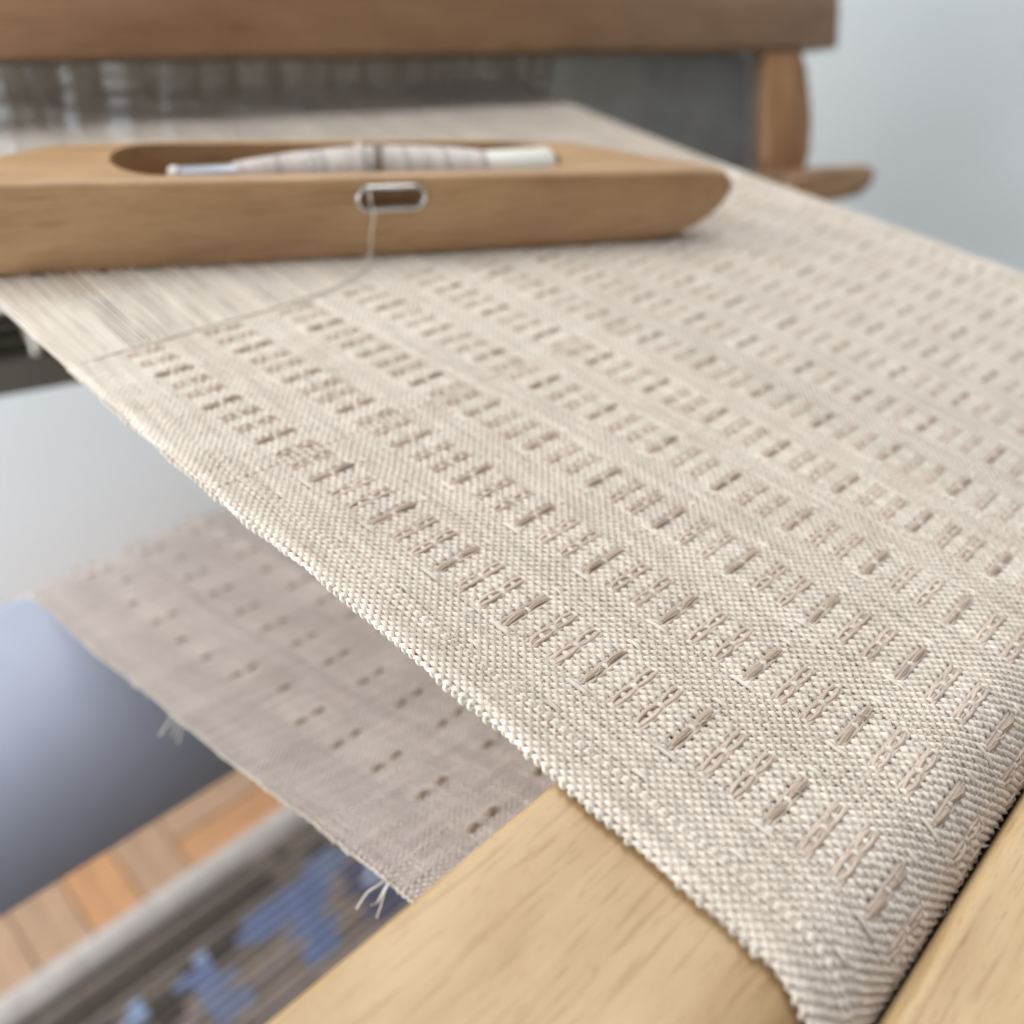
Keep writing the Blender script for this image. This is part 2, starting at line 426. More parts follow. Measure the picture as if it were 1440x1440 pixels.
# outward normal (up on the top layer): tangent is (-1,0) there, normal (0,1)  => n = (tz, -ts)
def P(a):
    return np.interp(a, aa, ps2), np.interp(a, aa, pz2)
def N(a):
    return np.interp(a, aa, tz_), np.interp(a, aa, -ts_)
def place(t, a, z):
    s, zz = P(a); ns, nz = N(a)
    # the web draws in unevenly between fell and beam
    t = t + np.where(np.asarray(a) < A_LOW, np.interp(s, [-.1, .1, .3, .46, .62, .77, .92, 1.08, 1.23, 1.37, 1.69], [.02, .022, .020, .013, .006, .001, -.006, -.02, -.035, -.052, -.085])
                     * np.interp(t, [T0, T0 + 0.20, T0 + 1.6, T0 + 2.58], [0.12, 1.0, 1.0, 0.3])
                     + np.interp(s, [-.1, .05, .5, .9, 1.1, 1.69], [0.0, .022, .018, .008, -.004, -.006]) * np.interp(t, [T0, T0 + .15], [1, 0]), 0.0)
    z = z + np.where(np.asarray(a) > A_LOW + 0.1, 0.010 * np.sin(t * 5.0 + s * 3.0) * np.sin(s * 6.0 + 1.0), 0.0)
    return np.stack([t, s + ns * z, zz + nz * z], axis=-1)

PT = 0.00864; PS = 0.00782
T0 = 0.622; NE = 299
NP = int(LEN / PS) - 2
A_LOW = 1.688 + 0.15 + 0.25      # arc position where the lower layer starts
PI_, PJ = 20, 22
def tile():
    D = np.fromfunction(lambda i, j: ((i + j) % 2 == 0), (PI_, PJ)).astype(int)
    def setc(i, js, v):
        for j in js: D[i % PI_, j % PJ] = v
    LB, RB = range(6, 11), range(12, 17)
    for i in (-1, 0, 1):
        setc(i, LB, 0); setc(i, RB, 0); setc(i, [11], 1 if i == 0 else 0)
    for i0 in (7, 13):
        for i in (-1, 1):
            setc(i0 + i, [6, 7, 8, 9, 10], 0); setc(i0 + i, [12, 13, 14, 15, 16], 0)
        setc(i0, [7, 9, 13, 15], 0); setc(i0, [8, 14], 1); setc(i0, [11], 1)
    for i in (-1, 0, 1): setc(i, [4, 19], 1)
    return D
D = tile()
# first column centre at t=0.829 -> end index (0.829-T0)/PT ~ 24 ; first dashes row at s = 0.621
J_OFF = int(round((0.829 - T0) / PT)) - 11          # tile column 0 offset
I_OFF = int(round((FELL - 0.622) / PS))              # pick index of a major row
def over(i, j):
    """1 where the warp end j lies over the pick i (arrays)"""
    base = ((i + j) % 2 == 0).astype(int)
    d = D[(i - I_OFF) % PI_, (j - J_OFF) % PJ]
    inside = (j >= 8) & (j < NE - 8) & (i < ISL)
    return np.where(inside, d, base)

RW, RF, AMP = 0.0037, 0.0034, 0.0028
ISL = int(2.08 / PS)
lowf = lambda x, k, ph: np.sin(x * k + ph)
jt = rng.normal(0, 0.0008, NE)                        # per-end sideways wander
tone_w = 1 + rng.normal(0, 0.045, NE)
tone_f = 1 + rng.normal(0, 0.05, NP)
ja = rng.normal(0, 0.0006, NP) + 0.0011 * np.sin(np.arange(NP) * 0.83 + 2 * np.sin(np.arange(NP) * 0.11)) * (np.sin(np.arange(NP) * 0.057) > -0.2)
draw = 0.0018 * np.sin(np.arange(NP) * 0.21) + rng.normal(0, 0.0008, NP)   # selvedge waviness per pick
def end_t(j): return T0 + j * PT
def warp_dt(i, j):
    """ends bow apart round the lace blocks"""
    ph = ((j - J_OFF) % PJ - 11.0); pi = ((i - I_OFF + 10) % 20 - 10.0)
    return 0.0022 * np.sin(ph / 11 * math.pi) * np.cos(pi / 10 * math.pi) * 0.6
def pick_da(i, j):
    ph = ((j - J_OFF) % PJ - 11.0); pi = ((i - I_OFF + 10) % 20 - 10.0)
    w = np.exp(-((np.abs(ph) - 3.2) / 3.0) ** 2)
    # the three picks of a major group crowd together
    return np.where(np.abs(pi) <= 1.01, -0.0016 * np.sign(pi) * w, 0) + 0.0010 * np.sin(j * 0.17 + i * 0.06)

def smooth_z(o, mids):
    """o: (n,m) +-1 heights at crossings -> optionally insert mids"""
    if not mids: return o
    n, m_ = o.shape
    r = np.empty((n, 2 * m_ - 1)); r[:, ::2] = o; r[:, 1::2] = (o[:, 1:] + o[:, :-1]) / 2
    return r

slub_tab = np.clip(rng.normal(0, 1, (NE + 2, 60)) - 1.7, 0, 1.2) * 0.30
def slub_w(i, j):
    return slub_tab[j.astype(int), (i / 9).astype(int) % 60]
slub_f = np.clip(rng.normal(0, 1, (NP + 2, 60)) - 1.6, 0, 1.2) * 0.34
def rowfat(i, j):
    pi = np.abs((i - I_OFF + 10) % 20 - 10.0); pj = (j - J_OFF) % PJ
    return ((pi > 1.4) & (pj > 5) & (pj < 17) & (j > 8) & (j < NE - 8)).astype(float)
def build_warp(i0, i1, j0, j1, mids, sides, rad=RW):
    I, J = np.meshgrid(np.arange(i0, i1), np.arange(j0, j1)); o = over(I, J) * 2.0 - 1.0
    # long floats sit higher
    z = np.where(o > 0, AMP * 1.7, -AMP * 0.7)
    step = 0.5 if mids else 1.0
    ii = np.arange(i0, i1 - 1 + 1e-6, step)
    Z = smooth_z(z, mids)
    II, JJ = np.meshgrid(ii, np.arange(j0, j1))
    a = II * PS
    t = end_t(JJ) + jt[JJ] + warp_dt(II, JJ) + 0.0006 * np.sin(II * 0.13 + JJ * 1.7)
    C = place(t, a, Z)
    r = rad * (1 + 0.10 * np.sin(II * 0.37 + JJ * 2.3) + 0.22 * rowfat(II, JJ) + slub_w(II, JJ) + rng.normal(0, 0.05, II.shape))
    # ends flatten and swell where they lie on top
    r = r * np.where(Z > 0.5 * AMP, 1.04, 0.95) * np.where(JJ < 3, 1.06, 1.0)
    V, Fq = tubes(C, r, np.array([1.0, 0, 0]), sides)
    tone = np.repeat((tone_w[JJ] * np.where(II > ISL, 1 + 0.10 * np.sin(JJ * 0.285 + 0.8) * np.sin(JJ * 0.11) - 0.22 * ((JJ % 37) < 4) + 0.10 * ((JJ % 37) > 32), 1.0) * np.where(JJ < 3, 1.08, 1.0) * (1 + 0.05 * np.sin(II * 0.21 + JJ))).ravel(), sides)
    return V, Fq, tone

def build_weft(i0, i1, j0, j1, mids, sides, rad=RF):
    J, I = np.meshgrid(np.arange(j0, j1), np.arange(i0, i1)); o = -(over(I, J) * 2.0 - 1.0)
    z = np.where(o > 0, AMP * 0.55, -AMP * 0.9)
    jj = np.arange(j0, j1 - 1 + 1e-6, 0.5 if mids else 1.0)
    Z = smooth_z(z, mids)
    JJ, II = np.meshgrid(jj, np.arange(i0, i1))
    t = end_t(JJ) + np.where(JJ < 4, draw[II] * (4 - JJ) / 4, 0)
    a = II * PS + ja[II] + pick_da(II.astype(float), JJ)
    C = place(t, a, Z)
    s, zz = P(a); 
    ts = np.interp(a, aa, ts_); tz = np.interp(a, aa, tz_)
    side = np.stack([np.zeros_like(ts), ts, tz], -1)
    r = rad * (1 + rng.normal(0, 0.06, II.shape) + 0.07 * np.sin(JJ * 0.23 + II * 2.9) + slub_f[II, (JJ / 7).astype(int) % 60])
    V, Fq = tubes(C, r, side, sides)
    tone = np.repeat((tone_f[II] * (1 + 0.06 * np.sin(JJ * 0.3 + II))).ravel(), sides)
    return V, Fq, tone

cloth = empty('woven_cloth', (1.9, 1.0, -0.005), 'cream and tan linen cloth with small lace dashes, stretched over the breast beam', 'cloth')
JN = 132; IN0 = 66                                    # detailed patch: ends 0..JN, picks IN0..IF
IF_ = int((1.688 + 0.24) / PS)                        # just round the front of the beam
ISL = int(2.08 / PS)                                  # inside the slot
JL = 150
A1 = join([build_warp(IN0, IF_, 0, JN, True, 6), build_warp(0, IN0 + 1, 0, JN, False, 5),
           build_warp(0, IF_, JN, NE, False, 4)])
o = mesh_np('warp_threads', A1[0], A1[1], M_warp, cloth, A1[2]); tag(o, kind='stuff')
A2 = join([build_weft(IN0, IF_, 0, JN + 1, True, 6), build_weft(0, IN0, 0, JN + 1, False, 5),
           build_weft(0, IF_, JN, NE, False, 4)])
o = mesh_np('weft_threads', A2[0], A2[1], M_weft, cloth, A2[2]); tag(o, kind='stuff')
A3 = join([build_warp(IF_ - 1, ISL + 10, 0, NE, False, 4)])
o = mesh_np('turned_down_warp_threads', A3[0], A3[1], M_warp, cloth, A3[2]); tag(o, kind='stuff')
A3 = join([build_weft(IF_, ISL + 10, 0, NE, False, 4)])
o = mesh_np('turned_down_weft_threads', A3[0], A3[1], M_weft, cloth, A3[2]); tag(o, kind='stuff')
# lower layer, seen from its wrong side
A3 = join([build_warp(ISL + 9, NP - 1, 0, JL, False, 4)])
o = mesh_np('returning_warp_threads', A3[0], A3[1], M_lowwarp, cloth, A3[2]); tag(o, kind='stuff')
A3 = join([build_weft(ISL + 10, NP - 1, 0, JL, False, 4)])
o = mesh_np('returning_weft_threads', A3[0], A3[1], M_lowweft, cloth, A3[2]); tag(o, kind='stuff')

# selvedge loops
def loops(i0, i1, tb, sgn, sides, start):
    parts = []
    ks = np.arange(i0 + (start - i0) % 2, i1 - 1, 2)
    n = len(ks); u = np.linspace(0, 1, 7)
    out = 0.0042 + rng.normal(0, 0.0012, n) + 0.0012 * np.sin(ks * 0.05) + 0.006 * (rng.random(n) > 0.975)
    a = ks[:, None] * PS + u[None] * PS
    wob = 0.0015 * np.sin(ks * 0.21)[:, None] + rng.normal(0, 0.0006, n)[:, None]
    t = tb + sgn * (out[:, None] * np.sin(u * math.pi)[None] ** 0.6) + sgn * 0.001 + wob
    z = 0.0022 * np.cos(u * math.pi)[None] * np.ones((n, 1))
    C = place(t, a, z)
    V, Fq = tubes(C, np.clip(0.0030 + rng.normal(0, 0.0005, n), 0.0020, 0.0045)[:, None], np.stack([np.zeros_like(a), np.interp(a, aa, tz_) * -1, np.interp(a, aa, ts_)], -1), sides)
    return V, Fq, np.repeat(1 + rng.normal(0, 0.05, n), 7 * sides)
sv = join([loops(0, IF_ + 25, T0, -1, 6, 0), loops(IF_ + 25, NP - 2, T0, -1, 4, 0), loops(0, IF_, T0 + (NE - 1) * PT, 1, 4, 1)])
o = mesh_np('selvedge_loops', sv[0], sv[1], M_edge, cloth, sv[2]); tag(o, kind='stuff')

# raised weft floats (the bold tan dashes): one mesh per strand bundle, shared
def float_mesh(seed, length):
    r2 = np.random.default_rng(seed)
    parts = []
    for k in range(3):
        u = np.linspace(-1, 1, 8)
        ph = k * 2.1 + seed
        x = u * length / 2
        y = 0.0030 * (k - 1) * (1 - 0.72 * u ** 2) + 0.0007 * np.sin(u * 3 + ph)
        z = 0.0080 * (1 - np.abs(u) ** 2.4) - 0.0036 + (0.0012 if k == 1 else 0)
        C = np.stack([x, y, z], -1)[None]
        r = (0.0030 * (1 - 0.55 * np.abs(u) ** 2.5))[None]
        V, Fq = tubes(C, r, np.array([0, 1.0, 0]), 5)
        parts.append((V, Fq, 1 + r2.normal(0, 0.06)))
    V, Fq, tn = join(parts)
    me = bpy.data.meshes.new('weft_float')
    me.from_pydata([tuple(v) for v in V * S], [], Fq.tolist())
    me.polygons.foreach_set('use_smooth', [True] * len(me.polygons))
    a = me.attributes.new('tone', 'FLOAT', 'POINT'); a.data.foreach_set('value', tn.astype(np.float32))
    me.materials.append(M_float); me.update()
    return me, V, Fq, tn
fm = [float_mesh(k, 6.5 * PT) for k in range(5)]
spots = []
minor = []
for i in range(3, NP - 3):
    di = (i - I_OFF) % PI_
    if di not in (0, 7, 13): continue
    if i > IF_ + 8: continue
    for j in range(8, NE - 10):
        dj = (j - J_OFF) % PJ
        if dj in (8, 14):
            (spots if di == 0 else minor).append((i, j))
o0 = origin_of(cloth)
for q, (i, j) in enumerate(sorted(spots, key=lambda p: (p[1], -p[0]))[:300]):
    t = end_t(j) + rng.normal(0, 0.0006); a = i * PS + rng.normal(0, 0.0006)
    s, z = [float(v) for v in P(a)]; ns, nz = [float(v) for v in N(a)]
    c = place(np.array(t), np.array(a), np.array(AMP * 0.9))
    ob = bpy.data.objects.new('weft_float', fm[q % 5][0]); col.objects.link(ob); ob.parent = cloth
    ob.location = Vector([float(v) * S for v in c]) - o0
    X = Vector((1, random.uniform(-.09, .09), 0)); Z = Vector((0, ns, nz)); Y = Z.cross(X).normalized(); X = Y.cross(Z).normalized()
    ob.rotation_euler = Matrix((X, Y, Z)).transposed().to_euler()
    k = random.uniform(0.78, 1.12); ob.scale = (random.uniform(0.82, 1.04), k, random.uniform(0.7, 1.15))
# the slighter floats: a pair of single picks each side of one warp end
parts = []
for q, (i, j) in enumerate(minor):
    for di in (-1, 1):
        u = np.linspace(-1, 1, 6); a = (i + di * (0.80 - 0.50 * u ** 2)) * PS + 0.0003 * rng.normal()
        t = end_t(j) + u * rng.uniform(2.65, 3.15) * PT + rng.normal(0, .0008)
        z = 0.0008 + 0.0044 * (1 - u ** 4) * rng.uniform(0.7, 1.1)
        parts.append((t, a, z, (0.0036 * (1 - 0.45 * np.abs(u) ** 3)), 1 + rng.normal(0, 0.07)))
tt = np.array([p[0] for p in parts]); ai = np.array([p[1] for p in parts]); zz = np.array([p[2] for p in parts]); rd = np.array([p[3] for p in parts])
C = place(tt, ai, zz)
V, Fq = tubes(C, rd, np.array([0, 1.0, 0]), 5)
o = mesh_np('slight_weft_floats', V, Fq, M_slight, cloth, np.repeat(np.array([p[4] for p in parts]), 30) * 1.08); tag(o, kind='stuff')
# floats on the wrong side of the returning layer (seen from above)
parts = []
for i in range(ISL + 12, NP - 8):
    di = (i - I_OFF) % PI_
    if di != 0: continue
    for j in range(8, JL - 4):
        if (j - J_OFF) % PJ in (8, 14) and rng.random() < 0.9:
            u = np.linspace(-1, 1, 6)
            for k in (-1, 1):
                parts.append((end_t(j) + u * 1.7 * PT, i * PS + k * 0.0030 + 0 * u, -(0.001 + 0.005 * (1 - u ** 4))))
C = place(np.array([p[0] for p in parts]), np.array([p[1] for p in parts]), np.array([p[2] for p in parts]))
V, Fq = tubes(C, 0.0042, np.array([0, 1.0, 0]), 5)
o = mesh_np('returning_weft_floats', V, Fq, M_float, cloth, np.full(len(V), 0.8)); tag(o, kind='stuff')

# stray linen fibres lying on the cloth
nf = 800; parts = []
for k in range(nf):
    t = rng.uniform(T0 - 0.004, 1.9); a = rng.uniform(0.15, 1.80); L = rng.uniform(0.012, 0.045); th = rng.uniform(0, math.pi * 2); cv = rng.uniform(-1.2, 1.2)
    u = np.linspace(0, 1, 6); q = th + cv * u
    parts.append(place(t + np.cumsum(np.cos(q)) * L / 6, a + np.cumsum(np.sin(q)) * L / 6, 0.0065 + rng.uniform(0.003, 0.012) * np.sin(u * math.pi)))
V, Fq = tubes(np.array(parts), 0.00060, np.array([0.3, 0.2, 0.9]), 3)
o = mesh_np('stray_fibres', V, Fq, M_edge, cloth, np.full(len(V), 1.0)); tag(o, kind='stuff')

# unwoven warp from the fell to the reed and on to the heddles
BA = np.array([1.426, 3.032, 0]); DB = np.array([0.975, -0.221, 0.0]); EB = np.array([0.221, 0.975, 0.0])
def s_reed(t): return BA[1] + (t - BA[0]) * DB[1] / DB[0]
parts = []
for j in range(NE):
    t0 = float(place(np.array(end_t(j)), np.array(0.004), np.array(0.0))[0]); grp = j // 2
    tr = 0.60 + (grp + 0.5) * PT * 2 * 1.008 + (0.0016 if j % 2 else -0.0016)
    bunch = 0.004 * math.sin(j * 0.47) + 0.003 * math.sin(j * 0.173 + 1) + rng.normal(0, 0.0016)
    sr = s_reed(tr); up = 0.012 if j % 2 else -0.012
    pts = [(t0, FELL - PS * 1.0, AMP if j % 2 else -AMP), (t0 * .97 + tr * .03 + bunch * .3, FELL + 0.03, 0.001), (t0 * 0.7 + tr * 0.3 + bunch, FELL + (sr - FELL) * 0.3, up * 0.2),
           (t0 * 0.3 + tr * 0.7 + bunch, FELL + (sr - FELL) * 0.7, up * 0.5), (tr, sr, up), (tr + 0.3 * 0.06, sr + 0.30, up * 1.5), (tr + 0.06, sr + 1.6, up * 3.5)]
    parts.append(pts)
C = np.array(parts); V, Fq = tubes(C, 0.0032, np.array([1.0, 0, 0]), 5)
o = mesh_np('unwoven_warp', V, Fq, M_warp, cloth, np.repeat(tone_w * 0.93 + rng.normal(0, .05, NE), 7 * 5)); tag(o, kind='stuff')

# frayed tails on the lower selvedge
def low_pt(s):  # arc position of the lower layer for a given s
    m_ = aa > A_LOW
    k = np.argmin(np.abs(ps2[m_] - s) + (aa[m_] > A_LOW + 2.0) * 10); return aa[m_][k]
for s0, n_ in ((1.43, 3), (0.66, 3)):
    for k in range(n_):
        a = low_pt(s0 + rng.normal(0, 0.025)); s, z = P(a); L = rng.uniform(0.03, 0.065)
        th = rng.uniform(-0.6, 0.6)
        pts = smooth_path([(T0 + 0.004, s, z), (T0 - L * .35, s + L * .1 * th, z - 0.008), (T0 - L * .7, s + L * .4 * th, z - 0.02 - .02 * rng.random()), (T0 - L, s + L * .7 * th, z - 0.05 * rng.random() - .03)], 9)
        tube1(pts, 0.0018, 5, M_edge, 'frayed_tail', cloth)

# ------------------------------------------------------------------ cloth roller
ro = empty('cloth_roller', (1.0, ROLL_C[0], ROLL_C[1]), 'pale blue grey cloth roller under the loom, cloth turning round it', 'roller')
def cyl_x(name, c, r, x0, x1, mat, parent, n=48, bev=0.02):
    prof = [(x0, r - bev), (x0 + bev, r), (x1 - bev, r), (x1, r - bev)]
    V = [(x0, c[0], c[1])]; 
    for x, q in prof:
        for k in range(n):
            a = 2 * math.pi * k / n; V.append((x, c[0] + q * math.cos(a), c[1] + q * math.sin(a)))
    V.append((x1, c[0], c[1])); Fc = []
    for k in range(n): Fc.append((0, 1 + (k + 1) % n, 1 + k))
    for rI in range(3):
        for k in range(n):
            Fc.append((1 + rI * n + k, 1 + rI * n + (k + 1) % n, 1 + (rI + 1) * n + (k + 1) % n, 1 + (rI + 1) * n + k))
    b = 1 + 3 * n
    for k in range(n): Fc.append((len(V) - 1, b + k, b + (k + 1) % n))
    o = mesh_np(name, V, Fc, mat, parent)
    return o
cyl_x('drum', ROLL_C, ROLL_R, -2.4, 5.2, M_roll, ro)
cyl_x('axle', ROLL_C, 0.1, -2.7, 5.5, M_steel, ro)

# ------------------------------------------------------------------ beater with reed
upv = np.array([0, 0, 1.0]) + 0.37 * EB; upv /= np.linalg.norm(upv); bk = np.cross(upv, DB)
MB = Matrix(((DB[0], bk[0], upv[0], BA[0]), (DB[1], bk[1], upv[1], BA[1]), (DB[2], bk[2], upv[2], BA[2]), (0, 0, 0, 1)))
be = empty('beater', tuple(BA + upv * -0.5), 'brown wooden beater frame holding the steel reed behind the shuttle', 'beater')
# cap: stepped top
prism('handrail', [(-2.5, 0.205), (3.44, 0.205), (3.44, 0.395), (3.40, 0.41), (3.40, 0.66), (-2.5, 0.66)], -0.07, 0.14, M_beater, be, MB, 0.02)
box('race_board', (-2.5, -0.13, -0.50), (3.42, 0.13, -0.345), M_beater, be, MB, 0.02)
# rounded end of the lower bar
pts = [(3.0, -0.372), (3.40, -0.366), (3.57, -0.35), (3.645, -0.365), (3.665, -0.405), (3.64, -0.46), (3.55, -0.505), (3.3, -0.515), (3.0, -0.515)]
prism('race_board_end', pts, -0.17, 0.05, M_beater, be, MB, 0.025, 3)
for sx, xs in ((1, 2.965), (-1, -2.2)):
    o_ = [(0, 0.204), (0.235, 0.204), (0.24, 0.12), (0.262, 0.03), (0.315, -0.06), (0.325, -0.16), (0.29, -0.26), (0.285, -0.36), (0, -0.36)]
    prism('post', [(xs + x * 1.0, z) for x, z in o_], -0.055, 0.10, M_post, be, MB, 0.018)
reed = box('reed', (-2.19, -0.016, 0.208), (2.96, 0.016, 0.23), M_steel, be, MB)
box('reed_baulk', (-2.19, -0.016, -0.345), (2.96, 0.016, -0.31), M_steel, be, MB)
nd = 470; xs = np.linspace(-2.17, 2.95, nd); Vd = []; Fd = []
for k, x in enumerate(xs):
    x += rng.normal(0, 0.0004)
    b = len(Vd); w, dp = 0.0009, 0.0016
    for zc in (-0.33, 0.215):
        for (dx, dy) in ((-w, -dp), (w, -dp), (w, dp), (-w, dp)):
            Vd.append(tuple(BA + DB * (x + dx) + bk * dy + upv * zc))
    for q in range(4): Fd.append((b + q, b + (q + 1) % 4, b + 4 + (q + 1) % 4, b + 4 + q))
o = mesh_np('reed_dents', Vd, np.array(Fd), M_steel, be, smooth=False); tag(o, kind='stuff')

# ------------------------------------------------------------------ heddle shafts behind the reed
labels = ['nearest cream heddle shaft, just behind the steel reed', 'second cream heddle shaft counted from the reed',
          'third cream heddle shaft counted from the reed', 'farthest cream heddle shaft behind the reed']
hed_clusters = []
x_ = -1.0
while x_ < 2.4:
    hed_clusters.append((x_, int(rng.integers(2, 6)))); x_ += float(rng.uniform(0.09, 0.20))
for k in range(4):
    off = 0.36 + 0.13 * k
    base = BA + EB * off
    sh = empty('heddle_shaft', tuple(base + np.array([0, 0, -1.0])), labels[k], 'heddle shaft', 'heddle shafts behind the reed')
    Mh = Matrix(((DB[0], EB[0], 0, base[0]), (DB[1], EB[1], 0, base[1]), (0, 0, 1, base[2]), (0, 0, 0, 1)))
    box('upper_bar', (-1.4, -0.03, 1.25), (2.6, 0.03, 1.35), M_dark, sh, Mh, 0.01)
    box('lower_bar', (-1.4, -0.03, -1.1), (2.6, 0.03, -0.95), M_dark, sh, Mh, 0.01)
    cs_ = []
    xs = np.concatenate([c + rng.normal(0, 0.012, m_) for c, m_ in hed_clusters if c < 2.0]) + 0.004 * k
    n = len(xs)
    for x in xs:
        y = rng.normal(0, 0.012)
        cs_.append([base + DB * (x + rng.normal(0, .006)) + EB * y + np.array([0, 0, z]) for z in (-0.98, -0.05, 0.0, 0.05, 1.28)])
    rr_ = np.tile(np.array([0.013, 0.013, 0.02, 0.013, 0.013]), (n, 1))
    V, Fq = tubes(np.array(cs_), rr_, np.array([1.0, 0, 0]), 5)
    o = mesh_np('heddles', V, Fq, M_heddle, sh); tag(o, kind='stuff')
# dark boards added round the shafts to shade the warp behind the reed
Mf = Matrix(((DB[0], EB[0], 0, BA[0]), (DB[1], EB[1], 0, BA[1]), (0, 0, 1, 0), (0, 0, 0, 1)))
fr = empty('reed_shade_boards', (BA[0] + 0.5, BA[1] + 1.0, -2.0), 'added dark boards round the heddle shafts, shading the space behind the reed', 'loom frame')
box('back_board', (-2.1, 1.00, 0.10), (3.02, 1.06, 1.7), M_panel, fr, Mf, 0.01)
box('side_board', (3.03, 0.05, -2.2), (3.10, 2.6, 0.12), M_panel, fr, Mf, 0.01)
box('side_board', (3.032, 0.42, 0.122), (3.098, 2.6, 1.7), M_panel, fr, Mf, 0.01)
box('top_board', (-2.1, 0.85, 1.71), (3.10, 1.3, 1.78), M_panel, fr, Mf, 0.01)

# ------------------------------------------------------------------ boat shuttle
SA = np.array([2.029 * 0, 0, 0]); SA = np.array([0.906, 2.029, 0.008]); SD = np.array([0.926, -0.378, 0]); SE = np.array([0.378, 0.926, 0])
MS = Matrix(((SD[0], SE[0], 0, SA[0]), (SD[1], SE[1], 0, SA[1]), (0, 0, 1, SA[2]), (0, 0, 0, 1)))
shu = empty('boat_shuttle', (SA[0] + .5, SA[1] - .1, 0.008), 'honey brown wooden boat shuttle lying on the warp in front of the reed', 'shuttle')
XC = 0.585; HL = 1.135; HT = 0.212; WD = 0.30
def interp(x, xs, ys): return float(np.interp(x, xs, ys))
st = np.r_[0, 0.4, 0.7, 0.84, 0.90, 0.94, 0.98, 1.02, 1.05, 1.08, 1.10, 1.115, 1.127, 1.134]
st = np.r_[-st[::-1][:-1], st]
bm = bmesh.new(); rings = []
for u in st:
    q = abs(u)
    yb = interp(q, [0, 0.60, 0.70, 0.80, 0.90, 1.0, 1.08, 1.134], [WD, WD, 0.27, 0.205, 0.135, 0.090, 0.068, 0.045])
    yf = interp(q, [0, 0.95, 1.05, 1.10, 1.134], [0, 0, 0.004, 0.010, 0.016])
    zb = interp(q, [0, 0.84, 0.92, 1.0, 1.07, 1.115, 1.134], [0, 0, 0.006, 0.022, 0.055, 0.095, 0.13])
    zt = interp(q, [0, 0.8, 0.98, 1.05, 1.10, 1.134], [HT, HT, HT, HT - 0.004, HT - 0.012, HT - 0.040])
    rd = min(0.018, (yb - yf) * 0.45, (zt - zb) * 0.45)
    ring = []
    for (cy, cz, a0_) in ((yf + rd, zb + rd, 180), (yb - rd, zb + rd, 270), (yb - rd, zt - rd, 0), (yf + rd, zt - rd, 90)):
        for k in range(4):
            a = math.radians(a0_ + k * 30)
            ring.append(bm.verts.new((XC + u, cy + rd * math.cos(a), cz + rd * math.sin(a))))
    rings.append(ring)
for r0, r1 in zip(rings[:-1], rings[1:]):
    n = len(r0)
    for k in range(n): bm.faces.new((r0[k], r0[(k + 1) % n], r1[(k + 1) % n], r1[k]))
bm.faces.new(rings[0][::-1]); bm.faces.new(rings[-1])
for v in bm.verts: v.co = MS @ v.co
body = from_bm('body', bm, M_shuttle, shu, auto=math.radians(50))
def capsule_cut(x0, x1, y0, y1, z0, z1, axis):
    """capsule outline prism used as a boolean cutter (mesh only, removed afterwards)"""
    bm = bmesh.new(); pts = []
    if axis == 'z': cyc, r = (y0 + y1) / 2, (y1 - y0) / 2
    else: cyc, r = (z0 + z1) / 2, (z1 - z0) / 2
    for k in range(13): a = -math.pi / 2 + math.pi * k / 12; pts.append((x1 - r + r * math.cos(a), cyc + r * math.sin(a)))
    for k in range(13): a = math.pi / 2 + math.pi * k / 12; pts.append((x0 + r + r * math.cos(a), cyc + r * math.sin(a)))
    if axis == 'z': A_ = [bm.verts.new((x, y, z0)) for x, y in pts]; B_ = [bm.verts.new((x, y, z1)) for x, y in pts]
    else: A_ = [bm.verts.new((x, y0, z)) for x, z in pts]; B_ = [bm.verts.new((x, y1, z)) for x, z in pts]
    bm.faces.new(A_); bm.faces.new(B_[::-1]); n = len(A_)
    for k in range(n): bm.faces.new((A_[k], B_[k], B_[(k + 1) % n], A_[(k + 1) % n]))
    for v in bm.verts: v.co = MS @ v.co
    return from_bm('cutter', bm, M_shuttle, shu)
cuts = [capsule_cut(0.0, 1.185, 0.035, 0.262, 0.035, 0.5, 'z'), capsule_cut(0.558, 0.742, -0.05, 0.05, 0.122, 0.190, 'y')]
for c in cuts:
    md = body.modifiers.new('cut', 'BOOLEAN'); md.operation = 'DIFFERENCE'; md.object = c; md.solver = 'EXACT'
dg = bpy.context.evaluated_depsgraph_get()
new = bpy.data.meshes.new_from_object(body.evaluated_get(dg)); body.modifiers.clear(); body.data = new
for c in cuts: bpy.data.objects.remove(c)
for p in body.data.polygons: p.use_smooth = True
body.data.set_sharp_from_angle(angle=math.radians(35))

def sl(x, y, z): v = MS @ Vector((x, y, z)); return (v.x, v.y, v.z)
# metal eye: oval ring set into the front face
rc = []; 
for k in range(49):
    a = 2 * math.pi * k / 48; r = 0.029
    cx = 0.650 + (0.060 if math.cos(a) > 0 else -0.060) + r * math.cos(a); rc.append(sl(cx, -0.002, 0.156 + r * math.sin(a) * 1.05))
tube1(rc, 0.0043, 8, M_chrome, 'eye_ring', shu)
bm = bmesh.new(); pts = []
for k in range(48):
    a = 2 * math.pi * k / 48; cx = 0.650 + (0.060 if math.cos(a) > 0 else -0.060) + 0.030 * math.cos(a); pts.append((cx, 0.156 + 0.030 * math.sin(a)))
A_ = [bm.verts.new(sl(x, 0.0, z)) for x, z in pts]; B_ = [bm.verts.new(sl(x, 0.034, z)) for x, z in pts]
for k in range(48): bm.faces.new((A_[k], A_[(k + 1) % 48], B_[(k + 1) % 48], B_[k]))
from_bm('eye_liner', bm, M_chrome, shu, smooth=True)

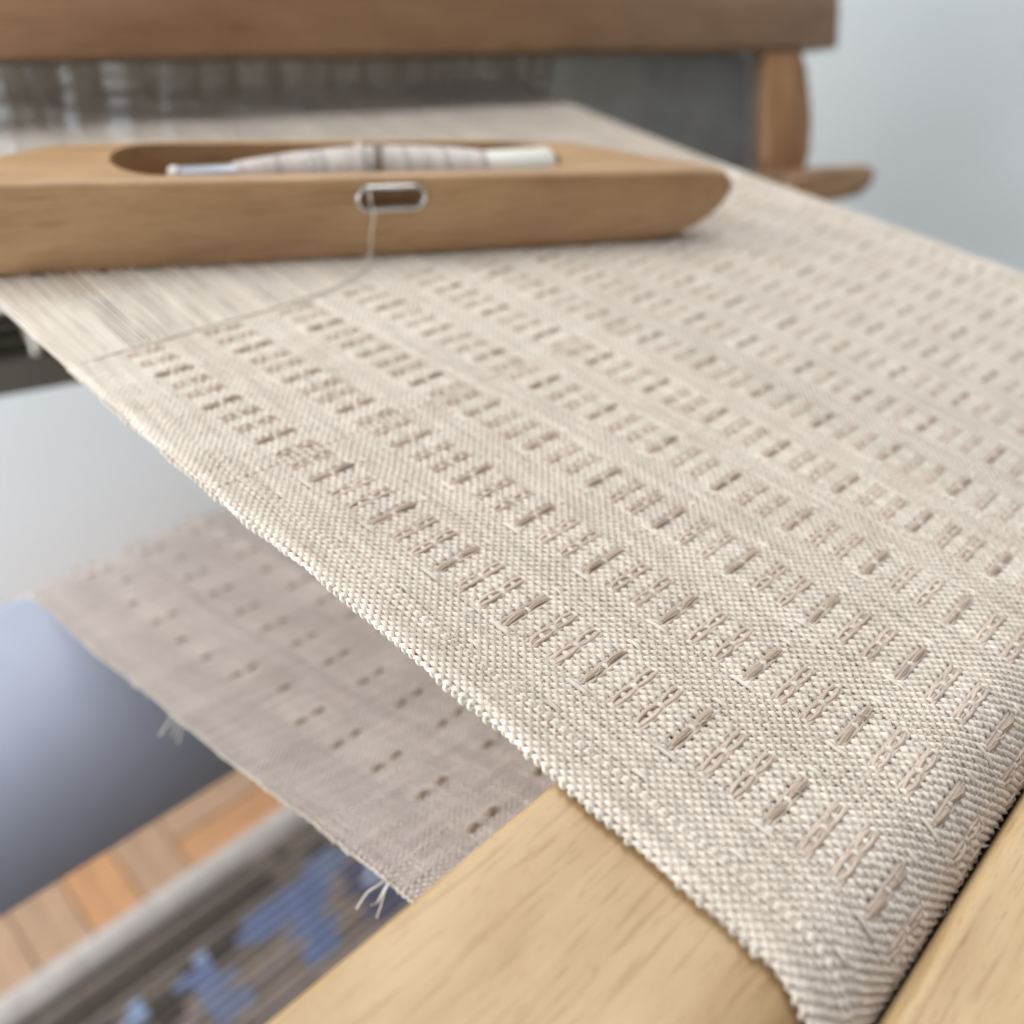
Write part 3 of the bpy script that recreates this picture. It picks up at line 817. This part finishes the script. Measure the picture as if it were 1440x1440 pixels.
# pirn (bobbin) in the shuttle
pir = empty('pirn', sl(0.6, 0.15, 0.04), 'pirn wound with off white yarn inside the hollow of the wooden shuttle', 'bobbin')
PY, PZ = 0.150, 0.170
def lathe(name, prof, mat, parent, n=28):
    V = []; Fc = []
    for x, r in prof:
        for k in range(n):
            a = 2 * math.pi * k / n; V.append(sl(x, PY + r * math.cos(a), PZ + r * math.sin(a)))
    m_ = len(prof)
    for i in range(m_ - 1):
        for k in range(n): Fc.append((i * n + k, i * n + (k + 1) % n, (i + 1) * n + (k + 1) % n, (i + 1) * n + k))
    Fc.append(tuple(range(n))[::-1]); Fc.append(tuple((m_ - 1) * n + k for k in range(n)))
    return mesh_np(name, V, Fc, mat, parent)
lathe('spindle', [(0.150, 0.018), (0.156, 0.024), (0.32, 0.027), (1.18, 0.027)], M_rod, pir)
lathe('spindle_tip', [(0.128, 0.014), (0.133, 0.023), (0.150, 0.026), (0.153, 0.020)], M_quill, pir)
lathe('quill_base', [(0.88, 0.044), (0.95, 0.052), (1.15, 0.060), (1.165, 0.052)], M_quill, pir)
env_x = [0.285, 0.30, 0.36, 0.45, 0.56, 0.66, 0.74, 0.86, 0.95, 1.02]
env_r = [0.029, 0.031, 0.040, 0.052, 0.061, 0.065, 0.064, 0.060, 0.052, 0.043]
lathe('yarn_core', [(x, r - 0.004) for x, r in zip(env_x, env_r)], M_spool, pir)
turns = 150; n = turns * 18; u = np.linspace(0, 1, n)
x = 0.287 + 0.73 * u + 0.0015 * np.sin(u * 47); r = np.interp(x, env_x, env_r) + 0.0012 * np.sin(u * 311)
ang = u * turns * 2 * math.pi
Ch = np.stack([x, PY + r * np.cos(ang), PZ + r * np.sin(ang)], -1)
Mn = np.array(MS)[:3, :3]; Chw = Ch @ Mn.T + np.array(SA)
V, Fq = tubes(Chw[None], 0.0028, np.array(SD), 4)
o = mesh_np('wound_yarn', V, Fq, M_spool, pir, np.repeat(1 + 0.05 * np.sin(u * 60) * np.sin(u * 23) - 0.22 * (np.sin(u * 41 + 2) > 0.93) - 0.15 * (np.sin(u * 77) > 0.95), 4))
# crossing turns that show as a darker diagonal
for dx, tn in ((0.645, 0.42), (0.655, 0.40), (0.663, 0.6), (0.60, 0.85), (0.612, 0.8)):
    aa_ = np.linspace(math.radians(200), math.radians(-20), 20)
    C_ = [sl(dx + 0.05 * (k / 19 - .5), PY + 0.070 * math.cos(a), PZ + 0.070 * math.sin(a)) for k, a in enumerate(aa_)]
    tube1(C_, 0.0042, 5, M_float if tn < .7 else M_spool, 'crossing_turn', pir, tone=tn * 1.2)

# the loose weft thread leading from the eye to the fell
th = smooth_path([sl(0.62, 0.10, 0.16), sl(0.60, 0.02, 0.138), sl(0.600, -0.012, 0.125), sl(0.592, -0.02, 0.07), sl(0.585, -0.03, 0.008),
                  (1.36, 1.735, 0.010), (1.22, 1.700, 0.008), (1.05, 1.692, 0.007), (0.86, 1.690, 0.007), (0.70, 1.689, 0.006), (0.625, 1.689, 0.003)], 70)
o = tube1(th, 0.0025, 6, M_warp, 'weft_thread', None); tag(o, 'thin tan thread running from the shuttle eye down to the woven edge', 'thread')
